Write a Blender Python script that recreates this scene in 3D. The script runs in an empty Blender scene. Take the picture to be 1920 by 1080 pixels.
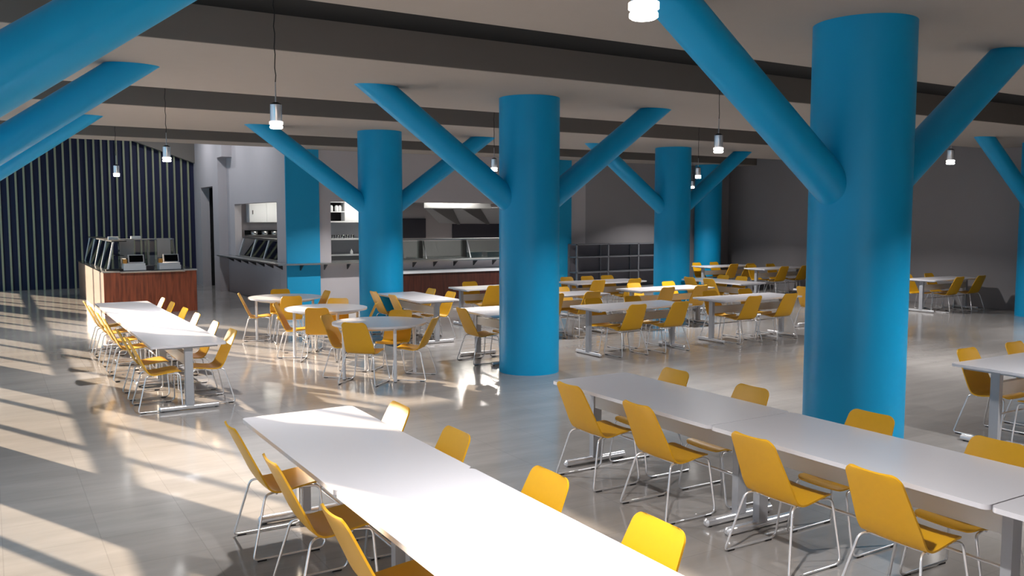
import bpy, math, random
from mathutils import Vector, Matrix
random.seed(7)
sc = bpy.context.scene
col = sc.collection
PI = math.pi

# ------------------------------------------------------------------ materials
def nt(name):
    m = bpy.data.materials.new(name); m.use_nodes = True
    t = m.node_tree; b = t.nodes['Principled BSDF']
    return m, t, b
def lin(r, g, b):
    f = lambda c: (c/255)/12.92 if c/255 <= 0.04045 else ((c/255+0.055)/1.055)**2.4
    return (f(r), f(g), f(b), 1)
def mat(name, rgb, rough=0.5, metal=0.0, noise=0.0, nscale=20.0, bump=0.0, spec=0.5, coat=0.0):
    m, t, b = nt(name); c = lin(*rgb)
    b.inputs['Base Color'].default_value = c
    b.inputs['Roughness'].default_value = rough
    b.inputs['Metallic'].default_value = metal
    b.inputs['Specular IOR Level'].default_value = spec
    b.inputs['Coat Weight'].default_value = coat
    if noise > 0 or bump > 0:
        tc = t.nodes.new('ShaderNodeTexCoord')
        n = t.nodes.new('ShaderNodeTexNoise'); n.inputs['Scale'].default_value = nscale
        n.inputs['Detail'].default_value = 4
        t.links.new(tc.outputs['Object'], n.inputs['Vector'])
        if noise > 0:
            r = t.nodes.new('ShaderNodeMapRange')
            r.inputs['To Min'].default_value = 1-noise; r.inputs['To Max'].default_value = 1+noise
            t.links.new(n.outputs['Fac'], r.inputs['Value'])
            mx = t.nodes.new('ShaderNodeVectorMath'); mx.operation = 'SCALE'
            mx.inputs[0].default_value = c[:3]
            t.links.new(r.outputs['Result'], mx.inputs['Scale'])
            t.links.new(mx.outputs['Vector'], b.inputs['Base Color'])
        if bump > 0:
            bp = t.nodes.new('ShaderNodeBump'); bp.inputs['Strength'].default_value = bump
            bp.inputs['Distance'].default_value = 0.01
            t.links.new(n.outputs['Fac'], bp.inputs['Height'])
            t.links.new(bp.outputs['Normal'], b.inputs['Normal'])
    return m
def wood(name, c1, c2, rough=0.45):
    m, t, b = nt(name)
    tc = t.nodes.new('ShaderNodeTexCoord'); mp = t.nodes.new('ShaderNodeMapping')
    mp.inputs['Scale'].default_value = (9, 9, 0.7)
    n = t.nodes.new('ShaderNodeTexNoise'); n.inputs['Scale'].default_value = 2.2; n.inputs['Detail'].default_value = 8
    n.inputs['Distortion'].default_value = 0.6
    r = t.nodes.new('ShaderNodeValToRGB')
    r.color_ramp.elements[0].position = 0.3; r.color_ramp.elements[0].color = lin(*c1)
    r.color_ramp.elements[1].position = 0.72; r.color_ramp.elements[1].color = lin(*c2)
    t.links.new(tc.outputs['Object'], mp.inputs['Vector']); t.links.new(mp.outputs['Vector'], n.inputs['Vector'])
    t.links.new(n.outputs['Fac'], r.inputs['Fac']); t.links.new(r.outputs['Color'], b.inputs['Base Color'])
    b.inputs['Roughness'].default_value = rough
    return m
def emis(name, rgb, s):
    m, t, b = nt(name)
    b.inputs['Base Color'].default_value = (0.8, 0.8, 0.8, 1)
    b.inputs['Emission Color'].default_value = (*rgb, 1); b.inputs['Emission Strength'].default_value = s
    return m
def glass(name, tint=(0.85, 0.95, 0.95), fac=0.14):
    m, t, b = nt(name)
    out = t.nodes['Material Output']; t.nodes.remove(b)
    tr = t.nodes.new('ShaderNodeBsdfTransparent'); tr.inputs['Color'].default_value = (*tint, 1)
    gl = t.nodes.new('ShaderNodeBsdfGlossy'); gl.inputs['Roughness'].default_value = 0.03
    mx = t.nodes.new('ShaderNodeMixShader'); lw = t.nodes.new('ShaderNodeLayerWeight'); lw.inputs['Blend'].default_value = 0.25
    ad = t.nodes.new('ShaderNodeMath'); ad.operation = 'ADD'; ad.inputs[1].default_value = fac; ad.use_clamp = True
    t.links.new(lw.outputs['Fresnel'], ad.inputs[0]); t.links.new(ad.outputs[0], mx.inputs['Fac'])
    t.links.new(tr.outputs[0], mx.inputs[1]); t.links.new(gl.outputs[0], mx.inputs[2]); t.links.new(mx.outputs[0], out.inputs['Surface'])
    return m
def floor_mat():
    m, t, b = nt('floor_tiles')
    tc = t.nodes.new('ShaderNodeTexCoord')
    br = t.nodes.new('ShaderNodeTexBrick'); br.offset = 0.0; br.squash = 1.0
    br.inputs['Scale'].default_value = 1.0; br.inputs['Brick Width'].default_value = 0.6; br.inputs['Row Height'].default_value = 0.6
    br.inputs['Mortar Size'].default_value = 0.004; br.inputs['Mortar Smooth'].default_value = 0.2; br.inputs['Bias'].default_value = 0
    br.inputs['Color1'].default_value = lin(145, 141, 138); br.inputs['Color2'].default_value = lin(149, 145, 142); br.inputs['Mortar'].default_value = lin(138, 134, 131)
    t.links.new(tc.outputs['Object'], br.inputs['Vector'])
    mp = t.nodes.new('ShaderNodeMapping'); mp.inputs['Scale'].default_value = (0.35, 1.6, 1); mp.inputs['Rotation'].default_value = (0, 0, 0.0)
    n = t.nodes.new('ShaderNodeTexNoise'); n.inputs['Scale'].default_value = 2.0; n.inputs['Detail'].default_value = 8; n.inputs['Roughness'].default_value = 0.62
    t.links.new(tc.outputs['Object'], mp.inputs['Vector']); t.links.new(mp.outputs['Vector'], n.inputs['Vector'])
    r = t.nodes.new('ShaderNodeMapRange'); r.inputs['From Min'].default_value = 0.3; r.inputs['From Max'].default_value = 0.7
    r.inputs['To Min'].default_value = 0.86; r.inputs['To Max'].default_value = 1.12
    t.links.new(n.outputs['Fac'], r.inputs['Value'])
    mx = t.nodes.new('ShaderNodeVectorMath'); mx.operation = 'SCALE'
    t.links.new(br.outputs['Color'], mx.inputs[0]); t.links.new(r.outputs['Result'], mx.inputs['Scale'])
    t.links.new(mx.outputs['Vector'], b.inputs['Base Color'])
    n2 = t.nodes.new('ShaderNodeTexNoise'); n2.inputs['Scale'].default_value = 1.1; n2.inputs['Detail'].default_value = 5
    t.links.new(tc.outputs['Object'], n2.inputs['Vector'])
    r2 = t.nodes.new('ShaderNodeMapRange'); r2.inputs['From Min'].default_value = 0.3; r2.inputs['From Max'].default_value = 0.7
    r2.inputs['To Min'].default_value = 0.09; r2.inputs['To Max'].default_value = 0.17
    t.links.new(n2.outputs['Fac'], r2.inputs['Value']); t.links.new(r2.outputs['Result'], b.inputs['Roughness'])
    b.inputs['Specular IOR Level'].default_value = 0.5
    bp = t.nodes.new('ShaderNodeBump'); bp.inputs['Strength'].default_value = 0.12; bp.inputs['Distance'].default_value = 0.002; bp.invert = True
    t.links.new(br.outputs['Fac'], bp.inputs['Height']); t.links.new(bp.outputs['Normal'], b.inputs['Normal'])
    return m

M = dict(
    yellow=mat('yellow_laminate', (214, 160, 24), 0.42, noise=0.03, nscale=30),
    white=mat('white_laminate', (210, 208, 213), 0.24, noise=0.012, nscale=6),
    chrome=mat('chrome', (238, 239, 243), 0.24, 0.72),
    post=mat('grey_powder_coat', (168, 170, 176), 0.4, 0.2), leg=mat('pale_grey_leg', (214, 217, 224), 0.35, 0.1),
    apron=mat('light_grey_steel', (214, 211, 207), 0.4, 0.0),
    black=mat('black_rubber', (18, 18, 20), 0.6),
    blue=mat('blue_paint', (0, 156, 210), 0.42, noise=0.03, nscale=4, bump=0.05, spec=0.38),
    blue_flat=mat('blue_wall_paint', (0, 152, 200), 0.6, noise=0.03, nscale=4),
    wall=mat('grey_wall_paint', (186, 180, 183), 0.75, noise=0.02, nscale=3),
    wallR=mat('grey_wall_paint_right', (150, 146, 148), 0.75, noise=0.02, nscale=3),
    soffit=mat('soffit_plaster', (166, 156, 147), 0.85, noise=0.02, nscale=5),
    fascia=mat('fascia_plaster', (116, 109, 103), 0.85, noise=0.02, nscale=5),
    recess=mat('recess_black', (8, 7, 7), 0.9),
    navy=mat('navy_backing', (16, 22, 62), 0.7),
    slat=mat('slat_grey_green', (146, 148, 122), 0.6),
    wood=wood('red_brown_wood', (98, 44, 24), (158, 78, 46)),
    dwood=wood('dark_walnut', (52, 22, 16), (84, 40, 28)),
    beige=mat('beige_laminate', (112, 86, 70), 0.45, noise=0.03, nscale=10),
    stone=mat('black_stone_top', (40, 42, 44), 0.15, noise=0.2, nscale=60),
    steel=mat('brushed_steel', (180, 182, 184), 0.28, 0.9, noise=0.04, nscale=30),
    dsteel=mat('dark_steel', (70, 70, 72), 0.35, 0.7),
    rack=mat('rack_grey', (128, 130, 136), 0.4, 0.5),
    rackdark=mat('rack_dark_panel', (108, 105, 112), 0.6),
    hatch=mat('dark_hatch', (44, 44, 56), 0.4),
    dark=mat('dark_void', (6, 6, 9), 0.8),
    kwhite=mat('kitchen_white', (225, 228, 232), 0.35),
    kgrey=mat('kitchen_tile_grey', (150, 152, 158), 0.5),
    screen=mat('black_screen', (8, 9, 12), 0.12),
    reg=mat('register_plastic', (205, 205, 208), 0.4),
    panel=mat('grey_panel', (170, 168, 168), 0.5),
    brass=mat('amber_plastic', (190, 130, 50), 0.4),
    glass=glass('clear_glass', (0.96, 0.99, 0.99), 0.06),
    tealglass=glass('teal_edge_glass', (0.93, 0.985, 0.98), 0.18),
    bulb=emis('lamp_disc', (1.0, 0.97, 0.94), 14),
    ring=emis('lamp_ring_glow', (1.0, 0.95, 0.88), 1.6),
    strip=emis('strip_light', (1.0, 0.93, 0.78), 9),
    floor=floor_mat(),
)

# ------------------------------------------------------------------ mesh builder
class MB:
    def __init__(s): s.v = []; s.f = []; s.sm = []
    def add(s, vs, fs, smooth=False):
        o = len(s.v); s.v += [tuple(p) for p in vs]
        for f in fs: s.f.append([i+o for i in f]); s.sm.append(smooth)
    def box(s, x0, x1, y0, y1, z0, z1, bev=0.0):
        if bev <= 0:
            vs = [(x, y, z) for z in (z0, z1) for y in (y0, y1) for x in (x0, x1)]
            s.add(vs, [(0,2,3,1), (4,5,7,6), (0,1,5,4), (2,6,7,3), (0,4,6,2), (1,3,7,5)])
        else:
            s.prism(rrect(x0, x1, y0, y1, bev, 3), z0, z1)
        return s
    def prism(s, poly, z0, z1, smooth=False):
        n = len(poly)
        s.add([(p[0], p[1], z0) for p in poly] + [(p[0], p[1], z1) for p in poly],
              [tuple(range(n-1, -1, -1)), tuple(range(n, 2*n))])
        s.add([(p[0], p[1], z0) for p in poly] + [(p[0], p[1], z1) for p in poly],
              [(i, (i+1) % n, (i+1) % n+n, i+n) for i in range(n)], smooth)
        return s
    def quadprism(s, a, b, c, d, off):       # flat quad a,b,c,d thickened by vector off
        P = [Vector(q) for q in (a, b, c, d)]; o = Vector(off)
        s.add(P + [p+o for p in P], [(3,2,1,0), (4,5,6,7), (0,1,5,4), (1,2,6,5), (2,3,7,6), (3,0,4,7)]); return s
    def triprism(s, a, b, c, off):
        P = [Vector(q) for q in (a, b, c)]; o = Vector(off)
        s.add(P + [p+o for p in P], [(2,1,0), (3,4,5), (0,1,4,3), (1,2,5,4), (2,0,3,5)]); return s
    def cyl(s, a, b, r, n=16, r2=None, caps=True):
        a = Vector(a); b = Vector(b); r2 = r if r2 is None else r2
        d = (b-a).normalized(); u = d.orthogonal().normalized(); w = d.cross(u)
        A = [a+(u*math.cos(2*PI*i/n)+w*math.sin(2*PI*i/n))*r for i in range(n)]
        B = [b+(u*math.cos(2*PI*i/n)+w*math.sin(2*PI*i/n))*r2 for i in range(n)]
        s.add(A+B, [(i, (i+1) % n, (i+1) % n+n, i+n) for i in range(n)], True)
        if caps:
            s.add(A, [tuple(range(n-1, -1, -1))]); s.add(B, [tuple(range(n))])
        return s
    def tube(s, pts, r, n=8, caps=True):
        pts = [Vector(p) for p in pts]; rings = []
        d0 = (pts[1]-pts[0]).normalized(); u = d0.orthogonal().normalized()
        for i, p in enumerate(pts):
            if i == 0: d = pts[1]-pts[0]
            elif i == len(pts)-1: d = pts[-1]-pts[-2]
            else: d = (pts[i+1]-p).normalized()+(p-pts[i-1]).normalized()
            d = d.normalized(); u = (u-d*u.dot(d)).normalized(); w = d.cross(u)
            rings.append([p+(u*math.cos(2*PI*k/n)+w*math.sin(2*PI*k/n))*r for k in range(n)])
        vs = [q for R in rings for q in R]; fs = []
        for i in range(len(pts)-1):
            for k in range(n): fs.append((i*n+k, i*n+(k+1) % n, (i+1)*n+(k+1) % n, (i+1)*n+k))
        s.add(vs, fs, True)
        if caps: s.add(rings[0], [tuple(range(n-1, -1, -1))]); s.add(rings[-1], [tuple(range(n))])
        return s
    def lathe(s, prof, cx=0, cy=0, n=24):      # prof: (r,z) list
        vs = [(cx+r*math.cos(2*PI*k/n), cy+r*math.sin(2*PI*k/n), z) for r, z in prof for k in range(n)]
        fs = [(i*n+k, i*n+(k+1) % n, (i+1)*n+(k+1) % n, (i+1)*n+k) for i in range(len(prof)-1) for k in range(n)]
        s.add(vs, fs, True); return s
    def build(s, name, m, parent=None, loc=(0, 0, 0)):
        me = bpy.data.meshes.new(name); me.from_pydata(s.v, [], s.f); me.validate()
        me.polygons.foreach_set('use_smooth', s.sm if len(s.sm) == len(me.polygons) else [False]*len(me.polygons))
        me.materials.append(m); me.update()
        o = bpy.data.objects.new(name, me); col.objects.link(o); o.location = loc
        if parent: o.parent = parent
        return o
def rrect(x0, x1, y0, y1, r, n=5):
    P = []
    for cx, cy, a in ((x1-r, y1-r, 0), (x0+r, y1-r, 90), (x0+r, y0+r, 180), (x1-r, y0+r, 270)):
        for i in range(n+1):
            t = math.radians(a+90*i/n); P.append((cx+r*math.cos(t), cy+r*math.sin(t)))
    return P
def fillet(pts, r, n=4):
    pts = [Vector(p) for p in pts]; out = [pts[0]]
    for i in range(1, len(pts)-1):
        p = pts[i]; a = pts[i-1]-p; b = pts[i+1]-p
        rr = min(r if not isinstance(r, (list, tuple)) else r[i-1], a.length*0.45, b.length*0.45)
        A = p+a.normalized()*rr; B = p+b.normalized()*rr
        for k in range(n+1):
            t = k/n; out.append(A*(1-t)**2+p*2*t*(1-t)+B*t*t)
    out.append(pts[-1]); return out
def tag(o, label=None, cat=None, group=None, kind=None):
    if label: o['label'] = label
    if cat: o['category'] = cat
    if group: o['group'] = group
    if kind: o['kind'] = kind
    return o
def empty(name, loc=(0, 0, 0), rz=0.0):
    o = bpy.data.objects.new(name, None); o.empty_display_size = 0.2
    col.objects.link(o); o.location = loc; o.rotation_euler = (0, 0, rz); return o
def struct(name, mb, m): return tag(mb.build(name, m), kind='structure')
def copy_tree(o, parent=None):
    c = o.copy(); col.objects.link(c); c.parent = parent
    for ch in [x for x in KIDS.get(o.name, [])]:
        copy_tree(ch, c)
    return c
KIDS = {}
def note_kids():
    KIDS.clear()
    for o in bpy.data.objects:
        if o.parent: KIDS.setdefault(o.parent.name, []).append(o)

# ------------------------------------------------------------------ layout constants
ZC = 4.0; ZR = 4.36; TOP = 0.79
XW = -1.6; YW = 40.0; XS = 0.1; XR = 21.6; YB = -4.0; YK = 21.45; XK = 6.42; YF = 31.3
COLX = (-0.9, 6.82, 14.59); COLY = (-0.485, 5.145, 10.775, 16.4)

# ------------------------------------------------------------------ setting
struct('floor', MB().box(XW-0.5, XR+0.4, YB, YW, -0.2, 0), M['floor'])
struct('ceiling', MB().box(XW-0.5, XR+0.4, YB, 21.2, ZR, ZR+0.25), M['recess'])
strips = [(-2.2, 1.26), (3.435, 6.892), (9.065, 12.441), (14.569, 17.983), (20.234, YK+0.3)]
for i, (a, b) in enumerate(strips):
    xr = XR if i < 4 else XR
    if i == 4:
        mb = MB().box(XW, XK+0.25, a, 21.2, ZC, ZR+0.002).box(XK+0.25, xr, a, YK, ZC, ZR+0.002)
        st = MB().box(XW, XK+0.25, a+0.02, 21.2, ZC-0.008, ZC).box(XK+0.25, xr, a+0.02, YK, ZC-0.008, ZC)
    else:
        mb = MB().box(XW, xr, a, b, ZC, ZR+0.002)
        st = MB().box(XW, xr, a+0.004, b-0.004, ZC-0.006, ZC)
    struct('trim_%d' % (i+1), mb, M['fascia'])
    struct('trim_%d' % (i+11), st, M['soffit'])
struct('wall_back', MB().box(XW-0.3, XR+0.3, YB-0.2, YB, -0.2, 4.6), M['wall'])
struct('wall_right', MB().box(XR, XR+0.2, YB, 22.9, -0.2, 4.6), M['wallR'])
# kitchen front wall (faces the camera) with the long serving opening
ox0, ox1, oz0, oz1 = 7.55, 13.85, 1.12, 2.69
kw = MB().box(XK, ox0, YK, YK+0.2, 0, 4.4).box(ox1, 15.6, YK, YK+0.2, 0, 4.4)
kw.box(ox0, ox1, YK, YK+0.2, 0, oz0).box(ox0, ox1, YK, YK+0.2, oz1, 4.4)
struct('wall_kitchen', kw, M['wall'])
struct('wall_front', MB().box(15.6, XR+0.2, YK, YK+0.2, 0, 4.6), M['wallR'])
# side wall of kitchen along the left corridor, with pass window
sy0, sy1 = 22.35, 26.8
sw = MB().box(XK, XK+0.2, YK+0.2, sy0, 0, 5.6).box(XK, XK+0.2, sy1, 27.7, 0, 5.6)
sw.box(XK, XK+0.2, sy0, sy1, 0, oz0).box(XK, XK+0.2, sy0, sy1, oz1, 5.6).box(XK, XK+0.25, YK, YK+0.2, 4.4, 5.6)
struct('wall_side', sw, M['wall'])
XD = 6.15
dw = MB().box(XD, XK+0.2, 27.7, 28.45, 0, 5.6).box(XD, XD+0.3, 30.25, YF, 0, 5.6).box(XD, XD+0.3, 28.45, 30.25, 3.28, 5.6)
struct('wall_corridor', dw, M['wall'])
struct('door_1', MB().box(XD+1.3, XD+1.35, 27.6, 31.6, 0, 3.5).box(XD+0.28, XD+1.35, 27.6, 28.45, 0, 3.5).box(XD+0.28, XD+1.35, 30.25, 31.6, 0, 3.5).box(XD+0.28, XD+1.35, 27.6, 31.6, 3.3, 3.5), M['dark'])
struct('trim_6', MB().box(XK-0.30, XK+0.02, 27.0, 27.7, 4.12, 4.6), M['wall'])
struct('wall_left_back', MB().box(XS, XD+0.3, YF, YF+0.2, 0, 5.7), M['navy'])
struct('wall_passage', MB().box(XS, XS+0.2, YF+0.2, YW, 0, 5.7).box(XW-0.3, XS+0.2, YW, YW+0.2, 0, 5.7), M['wall'])
sl = MB(); x = XS+0.02; 
while x < XD-0.02:
    sl.box(x, x+0.055, YF-0.09, YF, 0, 5.6); x += 0.2235
struct('trim_7', sl, M['slat'])
struct('trim_8', MB().add([(4.25, YF-0.25, 4.80), (XD, YF-0.25, 4.14), (XD, YF-0.25, 5.6), (4.25, YF-0.25, 5.6),
    (4.25, YF, 4.80), (XD, YF, 4.14), (XD, YF, 5.6), (4.25, YF, 5.6)],
    [(0,1,2,3), (7,6,5,4), (0,4,5,1), (1,5,6,2), (2,6,7,3), (3,7,4,0)]) or MB(), M['wall']) if False else None
bk = MB(); bk.add([(4.25, YF-0.25, 4.80), (XD, YF-0.25, 4.14), (XD, YF-0.25, 5.6), (4.25, YF-0.25, 5.6),
    (4.25, YF, 4.80), (XD, YF, 4.14), (XD, YF, 5.6), (4.25, YF, 5.6)],
    [(0,1,2,3), (7,6,5,4), (0,4,5,1), (1,5,6,2), (2,6,7,3), (3,7,4,0)])
struct('trim_8', bk, M['fascia'])
struct('ceiling_corridor', MB().box(XW-0.5, XK+0.3, 21.2, YW+0.2, 5.6, 5.8), M['recess'])
struct('wall_upper', MB().box(XW-0.5, XK+0.3, 21.15, 21.25, ZC, 5.7), M['fascia'])
# blue pilasters on the kitchen wall
struct('trim_9', MB().box(6.38, 7.235, YK-0.06, YK, 0, ZC-0.006), M['blue_flat'])
struct('trim_10', MB().box(14.16, 15.04, YK-0.06, YK, 0, ZC-0.006), M['blue_flat'])
# window wall on the left
wl = MB().box(XW-0.25, XW, YB, YW, 0, 0.25).box(XW-0.25, XW, YB, 21.2, 4.0, 4.6).box(XW-0.25, XW, 21.2, YW, 5.4, 5.7)
struct('wall_left', wl, M['wall'])
wf = MB().box(XW-0.17, XW-0.06, YB, YW, 1.80, 1.94)
for base in range(-4, 8):
    for off in (14.53, 16.16, 12.72):
        y = off+5.63*(base-2)
        if YB < y < YW: wf.box(XW-0.16, XW-0.08, y-0.045, y+0.045, 0.25, 4.0 if y < 21.2 else 5.4)
struct('window_1', wf, M['post'])
# kitchen shell
struct('wall_kitchen_back', MB().box(XK+0.15, 16.2, 27.0, 27.2, 0, 3.2), M['wall'])
struct('wall_kitchen_right', MB().box(16.0, 16.2, YK+0.2, 27.0, 0, 3.2), M['wall'])
struct('ceiling_kitchen', MB().box(XK+0.2, 16.2, YK+0.2, 27.2, 3.0, 3.2), M['wall'])

# ------------------------------------------------------------------ columns
def column(x, y, label, arms=(1, -1)):
    t = empty('branched_column', (x, y, 0)); tag(t, label, 'column', 'blue branching columns')
    R = 0.4425
    MB().lathe([(R, 0), (R, ZC-0.006)], n=64).build('shaft', M['blue'], t)
    for s in arms:
        a = math.atan2(ZC-2.27, 2.39); r = 0.173; n = 40
        d = Vector((s*math.cos(a), 0, math.sin(a))); u = Vector((-s*math.sin(a), 0, math.cos(a))); w = Vector((0, 1, 0))
        p0 = Vector((s*0.12, 0, 2.27+0.12*math.tan(a))); V = []; 
        for k in range(n):
            o = u*math.cos(2*PI*k/n)*r+w*math.sin(2*PI*k/n)*r
            V.append(p0+o)
        for k in range(n):
            q = V[k]; tt = (ZC-0.006-q.z)/d.z; V.append(q+d*tt)
        mb = MB(); mb.add(V, [(k, (k+1) % n, (k+1) % n+n, k+n) for k in range(n)], True)
        mb.build('branch', M['blue'], t)
    return t
column(6.82, 5.145, 'large blue column in the right foreground, nearest one, with two slanting branches')
column(6.82, 10.775, 'central blue column standing in the middle, second of its row')
column(6.82, 16.4, 'blue column in front of the kitchen opening, farthest of the middle row')
column(14.59, 16.4, 'blue branching column beside the metal storage rack on the right')
column(14.59, 10.775, 'blue branching column out of the aisle, behind the large right one') if False else None
column(20.75, 10.775, 'blue branching column cut by the right picture edge near the wall')
c5 = empty('round_column', (20.2, 20.98, 0)); tag(c5, 'plain blue column in the far right corner behind the tables', 'column')
MB().lathe([(0.435, 0), (0.435, ZC-0.006)], n=48).build('shaft', M['blue'], c5)
column(-0.9, 5.145, 'blue column left of the frame whose huge branch crosses the top left corner')
column(-0.9, 10.775, 'blue column left of the frame, its branch the middle of three at top left')
column(-0.9, 16.4, 'blue column left of the frame, its branch the smallest of three at top left')
column(-0.9, 22.03, 'blue column beside the windows, outside the frame near the island counter', arms=())
column(-0.9, 27.66, 'blue column beside the windows, outside the frame near the slatted wall', arms=())

# ------------------------------------------------------------------ chair
def shell_part(rows, name, m, parent, topround=False):
    # rows: list of (x, z, halfwidth, nx, nz) ; makes two skins and rims
    K = 9; T = 0.012
    F = []; B = []
    for (x, z, hw, nx, nz, dish) in rows:
        fr = []; br = []
        for k in range(K):
            s = -1+2*k/(K-1); dd = dish*(s*s-1)*-1.0
            px = x-nx*dd; pz = z-nz*dd
            fr.append((px+nx*T/2, s*hw, pz+nz*T/2)); br.append((px-nx*T/2, s*hw, pz-nz*T/2))
        F.append(fr); B.append(br)
    n = len(rows); mb = MB()
    q = [(i*K+k, i*K+k+1, (i+1)*K+k+1, (i+1)*K+k) for i in range(n-1) for k in range(K-1)]
    mb.add([p for r in F for p in r], q, True)
    mb.add([p for r in B for p in r], [tuple(reversed(f)) for f in q], True)
    for k in (0, K-1):
        V = [F[i][k] for i in range(n)]+[B[i][k] for i in range(n)]
        f = [(i, i+1, n+i+1, n+i) for i in range(n-1)]
        mb.add(V, f if k else [tuple(reversed(g)) for g in f], True)
    for i in (0, n-1):
        V = F[i]+B[i]; f = [(k, k+1, K+k+1, K+k) for k in range(K-1)]
        mb.add(V, [tuple(reversed(g)) for g in f] if i else f, True)
    return mb.build(name, m, parent)
def make_chair():
    t = empty('dining_chair')
    # profile path in x (forward) / z
    pts = [Vector((-0.315, 0, 0.872)), Vector((-0.275, 0, 0.79)), Vector((-0.185, 0, 0.60)), Vector((-0.125, 0, 0.475)),
           Vector((-0.085, 0, 0.435)), Vector((-0.02, 0, 0.425)), Vector((0.12, 0, 0.443)), Vector((0.215, 0, 0.452)), Vector((0.262, 0, 0.437))]
    # smooth the path (Catmull-Rom)
    P = []
    for i in range(len(pts)-1):
        p0 = pts[max(i-1, 0)]; p1 = pts[i]; p2 = pts[i+1]; p3 = pts[min(i+2, len(pts)-1)]
        for k in range(4):
            u = k/4
            P.append(0.5*((2*p1)+(p2-p0)*u+(2*p0-5*p1+4*p2-p3)*u*u+(3*p1-p0-3*p2+p3)*u**3))
    P.append(pts[-1])
    L = [0]
    for i in range(1, len(P)): L.append(L[-1]+(P[i]-P[i-1]).length)
    tot = L[-1]; rows = []
    def hwf(l):
        z = l/tot
        if z < 0.45: w = 0.178+(0.215-0.178)*z/0.45
        elif z < 0.62: w = 0.215
        else: w = 0.215-(z-0.62)/0.38*0.02
        for dist, r in ((l, 0.055), (tot-l, 0.05)):
            if dist < r: w -= r-math.sqrt(max(0, r*r-(r-dist)**2))
        return w
    # extra rows near ends for the rounded corners
    def at(l):
        for i in range(1, len(P)):
            if L[i] >= l-1e-9:
                u = (l-L[i-1])/(L[i]-L[i-1]); return P[i-1].lerp(P[i], u), (P[i]-P[i-1]).normalized()
        return P[-1], (P[-1]-P[-2]).normalized()
    ls = [0, 0.003, 0.009, 0.018, 0.03, 0.044, 0.055]+[x for x in L if 0.075 < x < tot-0.065]+[tot-0.05, tot-0.03, tot-0.015, tot-0.006, tot-0.001]
    for l in ls:
        p, d = at(l); nx, nz = -d.z, d.x      # normal pointing up / to the sitter
        if nz < 0 and abs(d.x) > 0.5: nx, nz = -nx, -nz
        if l < tot*0.45 and nx < 0: nx, nz = -nx, -nz
        dish = 0.012 if l < tot*0.45 else 0.008
        rows.append((p.x, p.z, hwf(l), nx, nz, dish))
    cut = [i for i, l in enumerate(ls) if l < tot*0.44][-1]
    shell_part(rows[:cut+1], 'backrest', M['yellow'], t)
    shell_part(rows[cut:], 'seat', M['yellow'], t)
    for s in (-1, 1):
        yf = s*0.275; yt = s*0.20
        path = fillet([(-0.05, yt*0.86, 0.418), (-0.138, yt, 0.418), (-0.245, yf, 0.012), (0.245, yf, 0.012), (0.235, yt, 0.425), (0.10, yt*0.86, 0.43)], [0.04, 0.03, 0.06, 0.04], 4)
        leg = MB().tube(path, 0.0085, 8).build('sled_leg', M['chrome'], t)
        for gx in (-0.19, 0.17):
            MB().box(gx-0.03, gx+0.03, yf-0.009, yf+0.009, 0.0, 0.010).build('glide', M['black'], leg)
    MB().tube([(-0.06, -0.19, 0.412), (-0.06, 0.19, 0.412)], 0.008, 8).build('cross_bar', M['chrome'], t)
    MB().tube([(0.11, -0.19, 0.425), (0.11, 0.19, 0.425)], 0.008, 8).build('cross_bar', M['chrome'], t)
    return t
chair0 = make_chair(); note_kids(); used = [False]
CG = 'yellow sled-base dining chairs'
def chair(x, y, ang, label):
    if not used[0]: o = chair0; used[0] = True
    else: o = copy_tree(chair0)
    o.location = (x, y, 0); o.rotation_euler = (0, 0, math.radians(ang))
    tag(o, label, 'chair', CG); return o

# ------------------------------------------------------------------ tables
def table(cx, cy, L, alongY, label, group=None):
    t = empty('dining_table', (cx, cy, 0), PI/2 if alongY else 0)
    tag(t, label, 'table', group or 'white rectangular dining tables')
    h = L/2; w = 0.425
    mb = MB().prism(rrect(-h, h, -w, w, 0.04, 6), TOP-0.028, TOP, True); mb.build('tabletop', M['white'], t)
    MB().box(-h+0.13, h-0.13, -0.03, 0.03, TOP-0.27, TOP-0.14).build('apron', M['apron'], t)
    MB().tube([(-h+0.1, 0, 0.325), (h-0.1, 0, 0.325)], 0.011, 8).build('stretcher', M['chrome'], t)
    for s in (-1, 1):
        x = s*(h-0.1)
        p = MB().box(x-0.03, x+0.03, -0.045, 0.045, 0.05, TOP-0.03).build('leg_post', M['post'], t)
        MB().box(x-0.025, x+0.025, -0.33, 0.33, TOP-0.055, TOP-0.028).build('top_bar', M['post'], p)
        b = MB().lathe([(0.0, 0)], n=3) if False else MB()
        V = [(x, -0.335, 0.034), (x, -0.325, 0.034)]
        b.cyl((x, -0.33, 0.034), (x, 0.33, 0.034), 0.031, 14)
        b.cyl((x, -0.345, 0.034), (x, -0.33, 0.034), 0.015, 14, 0.031); b.cyl((x, 0.33, 0.034), (x, 0.345, 0.034), 0.031, 14, 0.015)
        fb = b.build('foot_bar', M['chrome'], t)
        for e in (-0.30, 0.30):
            MB().cyl((x, e, 0), (x, e, 0.012), 0.018, 10).build('glide', M['black'], fb)
    return t
def table_chairs(cx, cy, alongY, near, far, phrase, nearname, farname, order):
    # near/far: offsets along the long axis ; near side = -x (alongY) or -y
    for off, side in [(o, -1) for o in near]+[(o, 1) for o in far]:
        pass
ORD = ['first', 'second', 'third', 'fourth', 'fifth', 'sixth']
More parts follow.
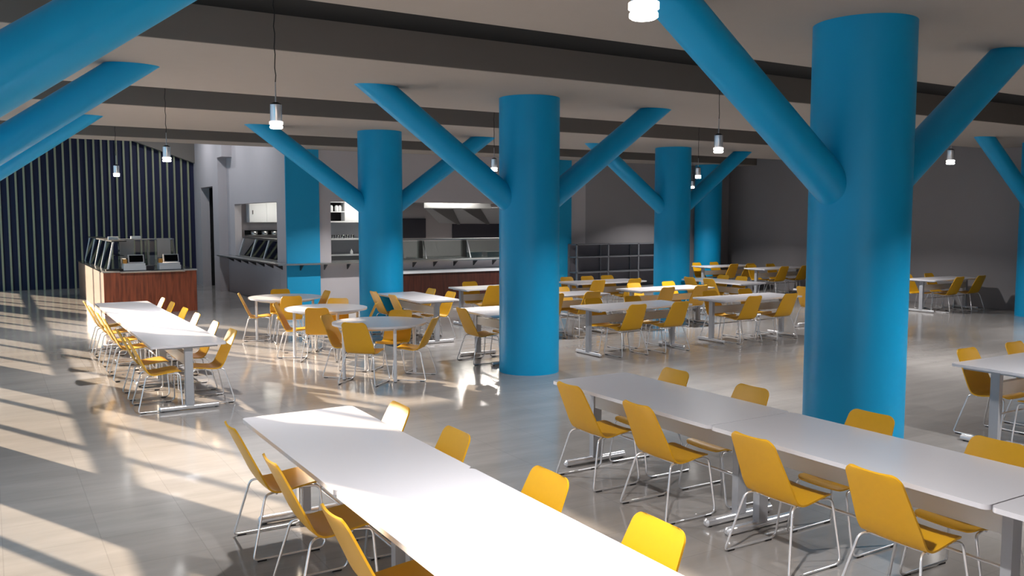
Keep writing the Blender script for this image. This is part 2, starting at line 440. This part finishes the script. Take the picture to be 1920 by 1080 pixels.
def row_chairs(poslist, fixed, side, alongY, phrase, sidename, fromwhat):
    """poslist: coordinates along the row, ordered as named; fixed: row centre across"""
    for i, p in enumerate(poslist):
        d = 0.315
        if alongY: x, y, a = fixed+side*d, p, (180 if side > 0 else 0)
        else: x, y, a = p, fixed+side*d, (-90 if side > 0 else 90)
        a += random.uniform(-1.2, 1.2)
        if len(poslist) == 1: lab = 'yellow chair on %s side of %s' % (sidename, phrase)
        else: lab = 'yellow chair, %s side of %s, %s%s' % (sidename, phrase, ORD[i], fromwhat)
        chair(x, y, a, lab)
LT = 2.0
# foreground row left of centre
table(1.97, 5.40, LT, True, 'white rectangular table left of centre in the foreground, far one of the joined pair')
table(1.97, 3.40, LT, True, 'white rectangular table in the foreground cut by the bottom edge, near one of the pair')
row_chairs([5.88, 4.92, 3.87], 1.97, -1, True, 'bottom-centre table row', 'left', ' from the back')
row_chairs([5.90, 4.97, 3.87, 2.97], 1.97, 1, True, 'bottom-centre table row', 'right', ' from the back')
# foreground row right
table(4.75, 5.45, LT, True, 'white rectangular table in the right foreground, farthest of its joined row')
table(4.75, 3.44, LT, True, 'white rectangular table in the right foreground, middle of its joined row')
table(4.75, 1.43, LT, True, 'white rectangular table cut by the right edge at the bottom, nearest of its row')
row_chairs([5.90, 5.00, 3.86, 2.97], 4.75, -1, True, 'right foreground table row', 'left', ' from the back')
row_chairs([5.96, 5.02, 3.88, 2.98], 4.75, 1, True, 'right foreground table row', 'right', ' from the back')
# long row far left
for y, w in ((11.53, 'nearest'), (13.54, 'middle'), (15.55, 'farthest')):
    table(1.97, y, 2.0, True, 'white rectangular table in the sunlit far left row, %s of three joined' % w)
row_chairs([16.1, 15.2, 14.12, 13.2, 12.0, 11.05], 1.97, 1, True, 'sunlit far left table row', 'right', ' from the back')
row_chairs([16.1, 15.2, 14.12, 13.25, 11.8, 10.94], 1.97, -1, True, 'sunlit far left table row', 'left', ' from the back')

def round_table(cx, cy, label):
    t = empty('round_table', (cx, cy, 0)); tag(t, label, 'table', 'round white tables')
    R = 0.67
    MB().prism([(R*math.cos(2*PI*k/56), R*math.sin(2*PI*k/56)) for k in range(56)], TOP-0.028, TOP, True).build('tabletop', M['white'], t)
    MB().lathe([(0.50, TOP-0.03), (0.50, TOP-0.075), (0.47, TOP-0.075), (0.47, TOP-0.03)], n=40).build('apron', M['apron'], t)
    for k in range(4):
        a = PI/2*k; x = 0.54*math.cos(a); y = 0.54*math.sin(a)
        l = MB().cyl((x, y, 0.01), (x, y, TOP-0.028), 0.024, 16).build('leg', M['leg'], t)
        MB().cyl((x, y, 0), (x, y, 0.012), 0.02, 12).build('glide', M['black'], l)
rt = [(4.75, 16.11), (4.74, 13.76), (4.74, 11.48)]
round_table(*rt[0], 'round white table left of the others, farthest of the three, near the blue pilaster')
round_table(*rt[1], 'round white table in the middle of the three')
round_table(*rt[2], 'round white table nearest to the camera, rightmost of the three')
def rchairs(c, tops, names, phrase):
    for (bx, by), nm in zip(tops, names):
        d = Vector((bx-c[0], by-c[1])); a = math.atan2(-d.y, -d.x); d.normalize()
        chair(c[0]+d.x*0.52, c[1]+d.y*0.52, math.degrees(a), 'yellow chair %s the %s round table' % (nm, phrase))
rchairs(rt[2], [(4.18, 10.96), (5.38, 10.90), (4.08, 12.1), (5.32, 12.05)], ['in front of', 'at the right side of', 'at the left side of', 'behind'], 'nearest')
rchairs(rt[1], [(4.35, 13.06), (5.2, 14.45), (4.05, 14.1), (5.47, 13.35)], ['in front of', 'behind', 'at the left side of', 'edge-on at the right of'], 'middle')
rchairs(rt[0], [(4.63, 15.3), (3.95, 16.35), (4.9, 16.95), (5.55, 16.1)], ['in front of', 'edge-on at the left of', 'behind', 'edge-on at the right of'], 'farthest')

T = 'white rectangular table '
table(6.90, 14.93, 2.0, True, T+'at the foot of the third column, right of the round tables')
row_chairs([15.5, 14.6], 6.90, -1, True, 'table right of the round ones', 'left', ' from the back')
row_chairs([15.5, 14.65], 6.90, 1, True, 'table right of the round ones', 'right', ' from the back')
table(6.88, 11.93, 1.25, True, 'short white table tucked against the left of the central column')
row_chairs([11.86], 6.88, -1, True, 'short table by central column', 'left', '')
row_chairs([11.90], 6.88, 1, True, 'short table by central column', 'right', '')
table(9.42, 16.15, 2.0, False, T+'in front of the dark wood counter, left of the central column')
row_chairs([9.0, 9.9], 16.15, -1, False, 'table by dark wood counter', 'near', ' from the left')
row_chairs([9.05, 10.0], 16.15, 1, False, 'table by dark wood counter', 'far', ' from the left')
table(12.35, 16.3, 2.05, False, T+'right in front of the grey metal storage rack')
row_chairs([11.8, 12.85], 16.3, -1, False, 'table before the storage rack', 'near', ' from the left')
row_chairs([11.76, 12.36, 12.96], 16.3, 1, False, 'table before the storage rack', 'far', ' from the left')
table(9.44, 13.9, 2.0, False, T+'right behind the central column, in the middle row')
row_chairs([9.0, 9.85], 13.9, -1, False, 'table behind the central column', 'near', ' from the left')
row_chairs([9.0, 9.97], 13.9, 1, False, 'table behind the central column', 'far', ' from the left')
table(9.37, 11.52, 2.02, False, T+'just right of the central column, left of the front pair')
row_chairs([9.0, 9.92], 11.52, -1, False, 'front table beside central column', 'near', ' from the left')
row_chairs([9.0, 9.87], 11.52, 1, False, 'front table beside central column', 'far', ' from the left')
table(12.28, 13.97, 2.05, False, T+'in the middle row, in front of the column by the rack')
row_chairs([11.8, 12.72], 13.97, -1, False, 'middle table before column beside rack', 'near', ' from the left')
row_chairs([11.9, 12.88], 13.97, 1, False, 'middle table before column beside rack', 'far', ' from the left')
table(12.25, 11.62, 2.05, False, T+'left of the large foreground column, right of the front pair')
row_chairs([11.78, 12.72], 11.62, -1, False, 'front table left of large column', 'near', ' from the left')
row_chairs([11.85, 12.8], 11.62, 1, False, 'front table left of large column', 'far', ' from the left')
table(14.87, 14.92, 1.95, True, T+'at the foot of the column beside the storage rack')
row_chairs([15.4, 14.75], 14.87, -1, True, 'table under column beside rack', 'left', ' from the back')
row_chairs([15.5, 14.9], 14.87, 1, True, 'table under column beside rack', 'right', ' from the back')
table(14.85, 11.45, 2.0, True, T+'mostly hidden behind the large right column')
row_chairs([12.0], 14.85, -1, True, 'table hidden behind large column', 'left', '')
table(20.15, 20.05, 2.0, False, T+'farthest away in the corner by the plain column') if False else None
table(19.75, 19.75, 2.0, False, T+'farthest away in the corner by the plain column')
row_chairs([19.55, 20.25], 19.75, -1, False, 'farthest corner table', 'near', ' from the left')
row_chairs([19.15, 19.9], 19.75, 1, False, 'farthest corner table', 'far', ' from the left')
table(20.25, 18.05, 2.0, False, T+'second farthest in the right corner, in front of the farthest')
row_chairs([19.85, 20.75], 18.05, -1, False, 'second farthest corner table', 'near', ' from the left')
row_chairs([19.8, 20.6], 18.05, 1, False, 'second farthest corner table', 'far', ' from the left')
table(20.2, 12.72, 2.0, False, T+'against the right wall, right of the large column')
row_chairs([19.85, 20.75], 12.72, -1, False, 'table against right wall', 'near', ' from the left')
row_chairs([19.62, 20.5], 12.72, 1, False, 'table against right wall', 'far', ' from the left')
table(9.33, 4.72, LT, False, T+'at the right picture edge, right of the large column')
row_chairs([8.88], 4.72, -1, False, 'table at right picture edge', 'near', '')
row_chairs([8.93, 9.85], 4.72, 1, False, 'table at right picture edge', 'far', ' from the left')

# ------------------------------------------------------------------ pendants
def make_pendant():
    t = empty('pendant_lamp')
    pts = []
    for i in range(15):
        z = 0.42+(ZR-3.07-0.42)*i/14
        w = 0.006 if 0 < i < 14 else 0
        pts.append((w*math.sin(i*2.1), w*math.cos(i*1.7), z))
    MB().tube(pts, 0.0045, 6).build('cord', M['black'], t)
    MB().cyl((0, 0, 0.235), (0, 0, 0.42), 0.0075, 8, 0.005).build('stem', M['steel'], t)
    MB().lathe([(0.0, 0.24), (0.02, 0.238), (0.05, 0.222), (0.052, 0.215)], n=24).build('cap', M['black'], t)
    MB().lathe([(0.052, 0.216), (0.053, 0.07), (0.050, 0.065), (0.046, 0.02), (0.0, 0.018)], n=32).build('shade', M['chrome'], t)
    MB().lathe([(0.052, 0.066), (0.062, 0.064), (0.062, 0.040), (0.054, 0.036)], n=32).build('glass_ring', M['ring'], t)
    MB().lathe([(0.052, 0.030), (0.058, 0.020), (0.058, 0.008), (0.048, 0.001), (0.0, 0.0)], n=32).build('light_disc', M['bulb'], t)
    return t
pend0 = make_pendant(); note_kids(); first = [True]
LP = bpy.data.lights.new('pendant_light', 'AREA'); LP.shape = 'DISK'; LP.size = 0.10; LP.energy = 96; LP.spread = math.radians(134); LP.color = (1.0, 0.975, 0.955)
def pendant(x, y, z, label):
    o = pend0 if first[0] else copy_tree(pend0); first[0] = False
    o.location = (x, y, z); tag(o, label, 'lamp', 'chrome pendant lamps')
    l = bpy.data.objects.new('lamp_light', LP); col.objects.link(l); l.parent = o; l.location = (0, 0, -0.012)
pl = [(2.28, 2.75, 3.05, 'chrome pendant lamp cut by the top edge, nearest and largest'),
      (2.30, 7.96, 3.075, 'chrome pendant lamp above the left foreground, on a long dark cord'),
      (2.285, 13.5, 3.083, 'chrome pendant lamp above the far left table row'),
      (2.27, 19.1, 3.10, 'chrome pendant lamp above the island counter, leftmost and smallest at left'),
      (7.80, 13.5, 3.10, 'chrome pendant lamp just left of the central column'),
      (7.82, 7.96, 3.07, 'chrome pendant lamp left of the large foreground column'),
      (12.7, 13.5, 3.09, 'chrome pendant lamp just right of the fourth column'),
      (17.75, 19.1, 3.14, 'tiny far pendant lamp beside the fourth column'),
      (12.68, 7.96, 3.085, 'chrome pendant lamp near the right wall, right of the large column'),
      (7.8, 2.75, 3.07, 'pendant lamp right of the frame above the right foreground row'),
      (7.8, 19.1, 3.08, 'pendant lamp hidden behind the third column'),
      (12.7, 19.1, 3.08, 'pendant lamp hidden behind the central column'),
      (17.75, 13.5, 3.08, 'pendant lamp hidden behind the large foreground column'),
      (17.75, 7.96, 3.08, 'pendant lamp outside the frame near the right wall'),
      (12.7, 2.75, 3.07, 'pendant lamp outside the frame far to the right')]
for a in pl: pendant(*a)

# ------------------------------------------------------------------ tray rail and kitchen
t = empty('tray_rail', (0, 0, 0)); tag(t, 'steel tray rail running along the kitchen wall and round its left corner', 'tray rail')
rz = 1.10
MB().box(6.07, 13.9, 21.08, 21.38, rz, rz+0.035).build('rail_shelf', M['steel'], t)
MB().box(6.07, 6.37, 21.39, 27.75, rz, rz+0.035).build('rail_shelf', M['steel'], t)
for i in range(12):
    x = 6.7+0.62*i
    MB().triprism((x, 21.385, rz-0.001), (x, 21.385, rz-0.15), (x, 21.15, rz-0.001), (0.03, 0, 0)).build('bracket', M['dsteel'], t)
for i in range(7):
    y = 21.9+0.85*i
    MB().triprism((6.415, y, rz-0.001), (6.415, y, rz-0.15), (6.15, y, rz-0.001), (0, 0.03, 0)).build('bracket', M['dsteel'], t)

t = empty('wood_counter', (11.3, 21.2, 0)); tag(t, 'low dark wood counter with white top below the kitchen opening', 'counter')
MB().box(-2.5, 2.55, -0.2, 0.235, 0.0, 0.80).build('body', M['dwood'], t)
MB().box(-2.53, 2.58, -0.25, 0.24, 0.80, 0.86).build('countertop', M['kwhite'], t)

t = empty('serving_counter', (10.7, 21.9, 0)); tag(t, 'long steel serving counter inside the kitchen opening', 'counter')
MB().box(-3.1, 3.1, -0.22, 0.45, 0.0, 1.08).build('body', M['kgrey'], t)
MB().box(-3.14, 3.14, -0.24, 0.5, 1.08, 1.13).build('countertop', M['steel'], t)
t = empty('serving_counter', (7.0, 24.6, 0)); tag(t, 'short steel serving counter behind the left pass window', 'counter')
MB().box(-0.35, 0.3, -2.2, 2.15, 0.0, 1.08).build('body', M['kgrey'], t)
MB().box(-0.37, 0.32, -2.22, 2.17, 1.08, 1.13).build('countertop', M['steel'], t)
# window sills of the two openings
struct('trim_21', MB().box(ox0, ox1, YK-0.03, YK+0.21, oz0, oz0+0.03), M['steel'])
struct('trim_22', MB().box(XK-0.03, XK+0.21, sy0, sy1, oz0, oz0+0.03), M['steel'])

def guard_x(x0, x1, y, z0, z1, lean, n, label, posts=None):
    """sneeze guard facing -y, leaning back by lean"""
    t = empty('sneeze_guard', (x0, y, z0)); tag(t, label, 'glass guard', 'glass sneeze guards')
    L = x1-x0; h = z1-z0
    for i in range(n):
        a = L*i/n+0.02; b = L*(i+1)/n-0.02
        MB().quadprism((a, 0, 0.02), (b, 0, 0.02), (b, lean, h-0.02), (a, lean, h-0.02), (0, 0.008, 0)).build('glass_pane', M['tealglass'], t)
    for i in range(n+1):
        a = L*i/n
        MB().quadprism((a-0.018, -0.01, 0), (a+0.018, -0.01, 0), (a+0.018, lean-0.01, h), (a-0.018, lean-0.01, h), (0, 0.03, 0)).build('post', M['steel'], t)
        MB().box(a-0.006, a+0.006, lean+0.02, lean+0.38, 0.02, h-0.01).build('end_glass', M['tealglass'], t)
    MB().box(-0.02, L+0.02, lean-0.03, lean+0.42, h, h+0.03).build('top_shelf', M['steel'], t)
    return t
guard_x(8.99, 13.16, 21.72, 1.131, 1.66, 0.22, 3, 'glass sneeze guard with steel posts on the long kitchen counter')
def guard_y(x, y0, y1, z0, z1, lean, n, label, fm='steel'):
    t = empty('sneeze_guard', (x, y0, z0)); tag(t, label, 'glass guard', 'glass sneeze guards')
    L = y1-y0; h = z1-z0
    for i in range(n):
        a = L*i/n+0.02; b = L*(i+1)/n-0.02
        MB().quadprism((0, a, 0.02), (0, b, 0.02), (lean, b, h-0.02), (lean, a, h-0.02), (0.008, 0, 0)).build('glass_pane', M['tealglass'], t)
        MB().box(lean+0.05, lean+0.24, a, b, h*0.5, h*0.5+0.01).build('shelf', M['glass'], t)
    for i in range(n+1):
        a = L*i/n
        MB().quadprism((-0.01, a-0.03, 0), (-0.01, a+0.03, 0), (lean-0.01, a+0.03, h), (lean-0.01, a-0.03, h), (0.035, 0, 0)).build('post', M[fm], t)
    MB().box(lean-0.03, lean+0.30, -0.03, L+0.03, h, h+0.03).build('top_shelf', M['dsteel'], t)
    return t
guard_y(6.50, 22.6, 26.74, 1.151, 1.67, 0.16, 3, 'three-pane glass sneeze guard in the left pass window', 'leg')

# food pans on the long counter
for i, (x, w) in enumerate(((12.1, 0.46), (12.76, 0.5), (9.6, 0.5))):
    t = empty('food_pan', (x, 22.18, 1.131)); tag(t, ['low steel food pan behind the glass, right end of the kitchen counter', 'wide steel food pan near the right end of the kitchen counter', 'steel food pan behind the glass beside the third column'][i], 'pan', 'steel food pans')
    MB().box(-w/2, w/2, -0.13, 0.13, 0, 0.14, 0.02).build('body', M['steel'], t)
    MB().box(-w/2-0.02, w/2+0.02, -0.15, 0.15, 0.14, 0.155, 0.02).build('lid', M['steel'], t)

# white shelf unit seen left of the third column
t = empty('kitchen_shelf', (8.08, 23.0, 0)); tag(t, 'white kitchen shelf unit with open shelves left of the third column', 'shelf')
MB().box(0.0, 1.5, 0.33, 0.36, 0.9, 2.74).build('back_panel', M['kgrey'], t)
MB().box(-0.03, 0.0, 0, 0.36, 0.0, 2.74).build('side_panel', M['kwhite'], t)
MB().box(1.5, 1.53, 0, 0.36, 0.0, 2.74).build('side_panel', M['kwhite'], t)
for z in (1.245, 1.685, 2.17, 2.72): MB().box(0, 1.5, 0.0, 0.33, z-0.02, z+0.02).build('shelf', M['kwhite'], t)
MB().box(0.0, 1.5, 0.02, 0.33, 0.0, 1.22).build('base', M['steel'], t)
MB().box(0.0, 0.42, 0.30, 0.33, 2.19, 2.70).build('cupboard_back', M['dark'], t)
MB().box(0.0, 0.42, 0.02, 0.30, 2.43, 2.455).build('cupboard_shelf', M['kwhite'], t)
MB().box(0.42, 1.48, 0.0, 0.32, 2.195, 2.695).build('cupboard_door', M['kwhite'], t)
jl = ['white jar on the top left shelf of the kitchen unit, leftmost', 'white jar on the top left shelf of the kitchen unit, middle', 'white jar on the top left shelf of the kitchen unit, rightmost']
for i, x in enumerate((8.16, 8.31, 8.41)):
    tag(MB().lathe([(0.0, 0.0), (0.045, 0.0), (0.05, 0.02), (0.05, 0.13), (0.035, 0.15), (0.035, 0.165), (0.0, 0.17)], n=16).build('jar', M['kwhite'], None, (x, 23.13, 2.456)), jl[i], 'jar', 'white jars')
for i in range(5):
    t = tag(MB().lathe([(0.0, 0.0), (0.035, 0.0), (0.045, 0.10), (0.043, 0.10), (0.033, 0.008), (0.0, 0.008)], n=14).build('drinking_glass', M['glass'], None, (8.2+0.14*i, 23.12, 1.706)),
            'clear drinking glass on the middle kitchen shelf, %s from the left' % ORD[i], 'glass', 'drinking glasses')
tag(MB().lathe([(0.0, 0.0), (0.035, 0.0), (0.04, 0.05), (0.03, 0.09), (0.012, 0.11), (0.012, 0.14), (0.0, 0.14)], n=16).build('bottle', M['kwhite'], None, (8.72, 23.1, 1.266)), 'small white bottle alone on the lowest kitchen shelf', 'bottle')

# exhaust hood
t = empty('exhaust_hood', (12.3, 24.0, 2.0)); tag(t, 'large steel exhaust hood over the kitchen, seen through the serving opening', 'hood')
MB().box(-0.9, 1.45, 0, 0.03, 0.58, 0.76).build('front_lip', M['steel'], t)
MB().box(-0.9, 1.45, 0.03, 2.6, 0.74, 0.76).build('canopy', M['steel'], t)
MB().quadprism((-0.9, 0.03, 0.60), (2.9, 0.03, 0.60), (2.9, 1.9, 0.10), (0.55, 1.9, 0.10), (0, 0.0, 0.02)).build('filter_panel', M['kgrey'], t)
for x0, x1, xb in ((-0.60, 0.09, 1.26), (0.44, 1.10, 2.40)):  # dark tapering slabs under the filter panel
    MB().quadprism((x0, 0.04, 0.585), (x1, 0.04, 0.585), (xb+0.05, 1.86, 0.085), (xb-0.05, 1.86, 0.085), (0, 0, -0.03)).build('dark_wedge', M['dsteel'], t)
for n, (x0, x1, z0, z1, l) in enumerate(((11.2, 12.86, 1.6, 2.26, 'dark square hatch on the kitchen back wall right of the third column'), (13.9, 15.95, 1.55, 2.07, 'dark steel splash panel under the exhaust hood'))):
    tag(MB().box(x0, x1, 26.94, 26.998, z0, z1).build(['wall_hatch', 'splash_panel'][n], M['hatch'] if n == 0 else M['hatch']), l, ['hatch', 'panel'][n])
t = empty('work_table', (14.0, 26.5, 0)); tag(t, 'steel work table along the kitchen back wall', 'table')
MB().box(-1.9, 1.9, -0.35, 0.4, 0.92, 0.97).build('tabletop', M['steel'], t)
for x in (-1.8, 1.8):
    for y in (-0.28, 0.33): MB().cyl((x, y, 0), (x, y, 0.92), 0.025, 10).build('leg', M['steel'], t)
# wall cabinet and pots in the left window
t = empty('wall_cabinet', (7.3, 26.97, 2.14)); tag(t, 'white wall cabinet seen through the left pass window', 'cabinet')
MB().box(-0.5, 0.55, -0.36, 0.0, 0, 0.62).build('body', M['kwhite'], t)
for i in (0, 1):
    d = MB().box(-0.49+0.525*i, 0.015+0.525*i, -0.38, -0.362, 0.01, 0.61).build('door', M['kwhite'], t)
    MB().box((-0.39 if i == 0 else 0.42)-0.01, (-0.39 if i == 0 else 0.42)+0.01, -0.395, -0.381, 0.25, 0.37).build('handle', M['dsteel'], d)
t = empty('wall_shelf', (7.3, 26.75, 1.76)); tag(t, 'steel wall shelf with pots behind the left pass window', 'shelf')
MB().box(-0.55, 0.6, -0.2, 0.245, -0.03, 0).build('board', M['steel'], t)
MB().box(-0.55, 0.6, 0.20, 0.245, 0.0, 0.14).build('back_panel', M['dark'], t)
for i, x in enumerate((6.98, 7.3, 7.6)):
    t = empty('cooking_pot', (x, 26.75, 1.761)); tag(t, 'small steel pot on the shelf behind the pass window, %s from left' % ORD[i], 'pot', 'small steel pots')
    MB().lathe([(0.0, 0), (0.09, 0), (0.1, 0.02), (0.1, 0.11), (0.0, 0.112)], n=18).build('body', M['steel'], t)
    MB().box(0.1, 0.14, -0.015, 0.015, 0.085, 0.095).build('handle', M['black'], t)
# kitchen lamps
def striplamp(x0, x1, y, z, label, e):
    t = empty('strip_lamp', ((x0+x1)/2, y, z)); tag(t, label, 'lamp', 'kitchen strip lamps')
    h = (x1-x0)/2
    MB().box(-h, h, -0.06, 0.06, 0, 0.04).build('housing', M['kwhite'], t)
    MB().box(-h+0.03, h-0.03, -0.045, 0.045, -0.02, 0.0).build('tube', M['strip'], t)
    L = bpy.data.lights.new('strip_light', 'AREA'); L.shape = 'RECTANGLE'; L.size = 2*h; L.size_y = 0.1; L.energy = e; L.color = (1, 0.95, 0.85)
    o = bpy.data.objects.new('strip_light', L); col.objects.link(o); o.parent = t; o.location = (0, 0, -0.03)
striplamp(6.9, 8.0, 25.9, 2.961, 'strip lamp on the kitchen ceiling before the white wall cabinet', 11)
striplamp(8.3, 9.7, 22.5, 2.961, 'strip lamp on the kitchen ceiling above the white shelf unit', 20)
striplamp(12.0, 13.7, 22.9, 2.961, 'strip lamp on the kitchen ceiling before the exhaust hood', 120)

# ------------------------------------------------------------------ metal storage rack
t = empty('storage_rack', (14.93, 20.95, 0)); tag(t, 'grey metal storage rack of open shelves against the back wall', 'rack')
for i in range(4):
    for y in (0.0, 0.40):
        x = 1.17*i
        MB().box(x-0.022, x+0.022, y-0.02, y+0.02, 0, 1.50).build('post', M['rack'], t)
for z in (0.15, 0.66, 1.12, 1.50):
    MB().box(-0.022, 3.53, -0.02, 0.42, z-0.03, z).build('shelf', M['rack'], t)
MB().box(-0.022, 3.53, 0.425, 0.44, 0.0, 1.49).build('back_panel', M['rackdark'], t)
tag(MB().quadprism((0, 0, 0), (0.26, 0, 0), (0.26, 0.03, 0.30), (0, 0.10, 0.30), (0.0, 0.012, 0)).build('sheet', M['kwhite'], None, (17.0, 21.05, 1.121)), 'thin pale sheet leaning on the upper shelf of the storage rack', 'sheet') if False else None

# ------------------------------------------------------------------ island counter
cy0, cy1, cx0, cx1, ch = 22.2, 28.7, 2.28, 4.36, 0.99
t = empty('island_counter', (cx0, cy0, 0)); tag(t, 'large wood-fronted island counter in front of the slatted wall', 'counter')
W = cx1-cx0; Dp = cy1-cy0
MB().box(0, W, 0, 0.04, 0.0, ch).build('front_panel', M['wood'], t)
MB().box(0, 0.04, 0.04, Dp, 0.0, ch).build('side_panel', M['beige'], t)
MB().box(0.04, W, 0.04, Dp, 0.02, ch-0.01).build('body', M['wood'], t)
MB().box(-0.02, W+0.02, 0.22, Dp+0.02, ch, ch+0.03).build('countertop', M['stone'], t)
MB().box(-0.02, 0.36, -0.03, 0.22, ch, ch+0.03).build('front_ledge', M['steel'], t)
MB().box(0.36, W-0.28, -0.09, 0.22, ch-0.015, ch+0.015).build('front_ledge', M['steel'], t)
MB().box(W-0.28, W+0.02, -0.03, 0.22, ch, ch+0.03).build('front_ledge', M['steel'], t)
zt = ch+0.031
guard_y(2.42, 22.7, 28.2, zt, 1.70, 0.14, 4, 'glass sneeze guard along the left side of the island counter', 'kwhite')
guard_x(2.92, 4.22, 24.2, zt, 1.70, 0.2, 2, 'glass sneeze guard across the middle of the island counter')
for i, x in enumerate((3.0, 3.80)):
    w = ['left', 'right'][i]
    t = empty('cash_register', (x, 22.62, zt)); tag(t, '%s white cash register with dark screen on the island counter' % w, 'cash register', 'cash registers')
    MB().box(-0.25, 0.25, -0.2, 0.2, 0.0, 0.10, 0.015).build('drawer', M['reg'], t)
    MB().box(-0.24, 0.24, -0.15, 0.18, 0.10, 0.16, 0.015).build('keyboard', M['reg'], t)
    s = MB().quadprism((-0.12, 0.02, 0.17), (0.24, 0.02, 0.17), (0.24, 0.08, 0.36), (-0.12, 0.08, 0.36), (0, 0.03, 0)).build('monitor', M['reg'], t)
    MB().quadprism((-0.095, 0.008, 0.19), (0.215, 0.008, 0.19), (0.215, 0.062, 0.345), (-0.095, 0.062, 0.345), (0, 0.01, 0)).build('screen', M['screen'], s)
    MB().box(-0.25, -0.16, -0.1, 0.0, 0.16, 0.26, 0.01).build('card_reader', M['brass'], t)
    t = empty('upright_panel', (x-0.02 if i == 0 else x+0.05, 23.55, zt)); tag(t, 'grey upright panel standing behind the %s cash register' % w, 'panel', 'upright grey panels')
    MB().box(-0.16, 0.16, 0, 0.03, 0.25, 0.73).build('board', M['panel'], t)
    MB().box(-0.03, 0.03, 0.0, 0.03, 0.0, 0.25).build('stand', M['dsteel'], t)
for i, (x, y) in enumerate(((2.78, 24.45), (3.38, 24.6))):
    pass
for i, y in enumerate((23.9, 24.55)):
    tag(MB().box(-0.12, 0.12, -0.09, 0.09, 0.0, 0.07, 0.03).build('white_tray', M['kwhite'], None, ((2.72, 24.0, 1.731) if i == 0 else (3.32, 24.55, 1.731))), 'pale tray lying on the glass guard top, %s one' % ['left', 'right'][i], 'tray', 'pale trays')
tag(MB().box(-0.1, 0.1, -0.12, 0.12, 0.0, 0.09, 0.02).build('napkin_box', M['hatch'], None, (3.36, 22.75, zt)), 'dark napkin box between the two cash registers', 'box')
tag(MB().box(-0.19, 0.19, -0.1, 0.1, 0.0, 0.03, 0.02).build('flat_tray', M['black'], None, (2.56, 22.62, zt)), 'flat black tray at the front left corner of the island counter', 'tray')

# ------------------------------------------------------------------ lights
for i, yy in enumerate((23.6, 26.2, 29.0)):  # lamps added out of view to brighten the corridor side of the kitchen wall
    t = empty('corridor_fill_lamp', (4.9, yy, 5.52)); tag(t, 'added unseen fill lamp high in the corridor above the island counter, %s from the front' % ORD[i], 'lamp', 'added corridor fill lamps')
    MB().cyl((0, 0, 0), (0, 0, 0.08), 0.2, 24).build('housing', M['kwhite'], t)
    MB().cyl((0, 0, -0.015), (0, 0, 0), 0.17, 24).build('diffuser', M['ring'], t)
    L = bpy.data.lights.new('corridor_fill_light', 'AREA'); L.shape = 'DISK'; L.size = 0.3; L.energy = 40; L.color = (0.93, 0.96, 1.0)
    o = bpy.data.objects.new('lamp_light', L); col.objects.link(o); o.parent = t; o.location = (0, 0, -0.03)
S = bpy.data.lights.new('sun', 'SUN'); S.energy = 20; S.angle = math.radians(0.6); S.color = (1.0, 0.81, 0.60)
so = bpy.data.objects.new('sun', S); col.objects.link(so)
d = Vector((1, -2.12, -0.72)).normalized()
so.rotation_euler = d.to_track_quat('-Z', 'Y').to_euler(); so.location = (-6, 20, 6)
w = bpy.data.worlds.new('world'); sc.world = w; w.use_nodes = True
bg = w.node_tree.nodes['Background']; bg.inputs['Color'].default_value = (0.62, 0.80, 1.0, 1); bg.inputs['Strength'].default_value = 0.72
P = bpy.data.lights.new('window_portal', 'AREA'); P.shape = 'RECTANGLE'; P.size = 5.2; P.size_y = 43; P.cycles.is_portal = True
po = bpy.data.objects.new('window_portal', P); col.objects.link(po); po.location = (XW-0.3, (YB+YW)/2, 2.85)
po.rotation_euler = (0, math.radians(-90), 0)

# ------------------------------------------------------------------ camera
cam = bpy.data.cameras.new('camera'); co = bpy.data.objects.new('camera', cam); col.objects.link(co)
cam.sensor_width = 36; cam.lens = 1621.7/1920*36; cam.clip_start = 0.05; cam.clip_end = 200
co.location = (0, 0, 2.2554); co.rotation_euler = (PI/2-0.080, 0, -0.5444)
sc.camera = co
sc.view_settings.view_transform = 'Standard'; sc.view_settings.look = 'None'
sc.view_settings.gamma = 1; sc.view_settings.exposure = 0.2; sc.view_settings.use_curve_mapping = False
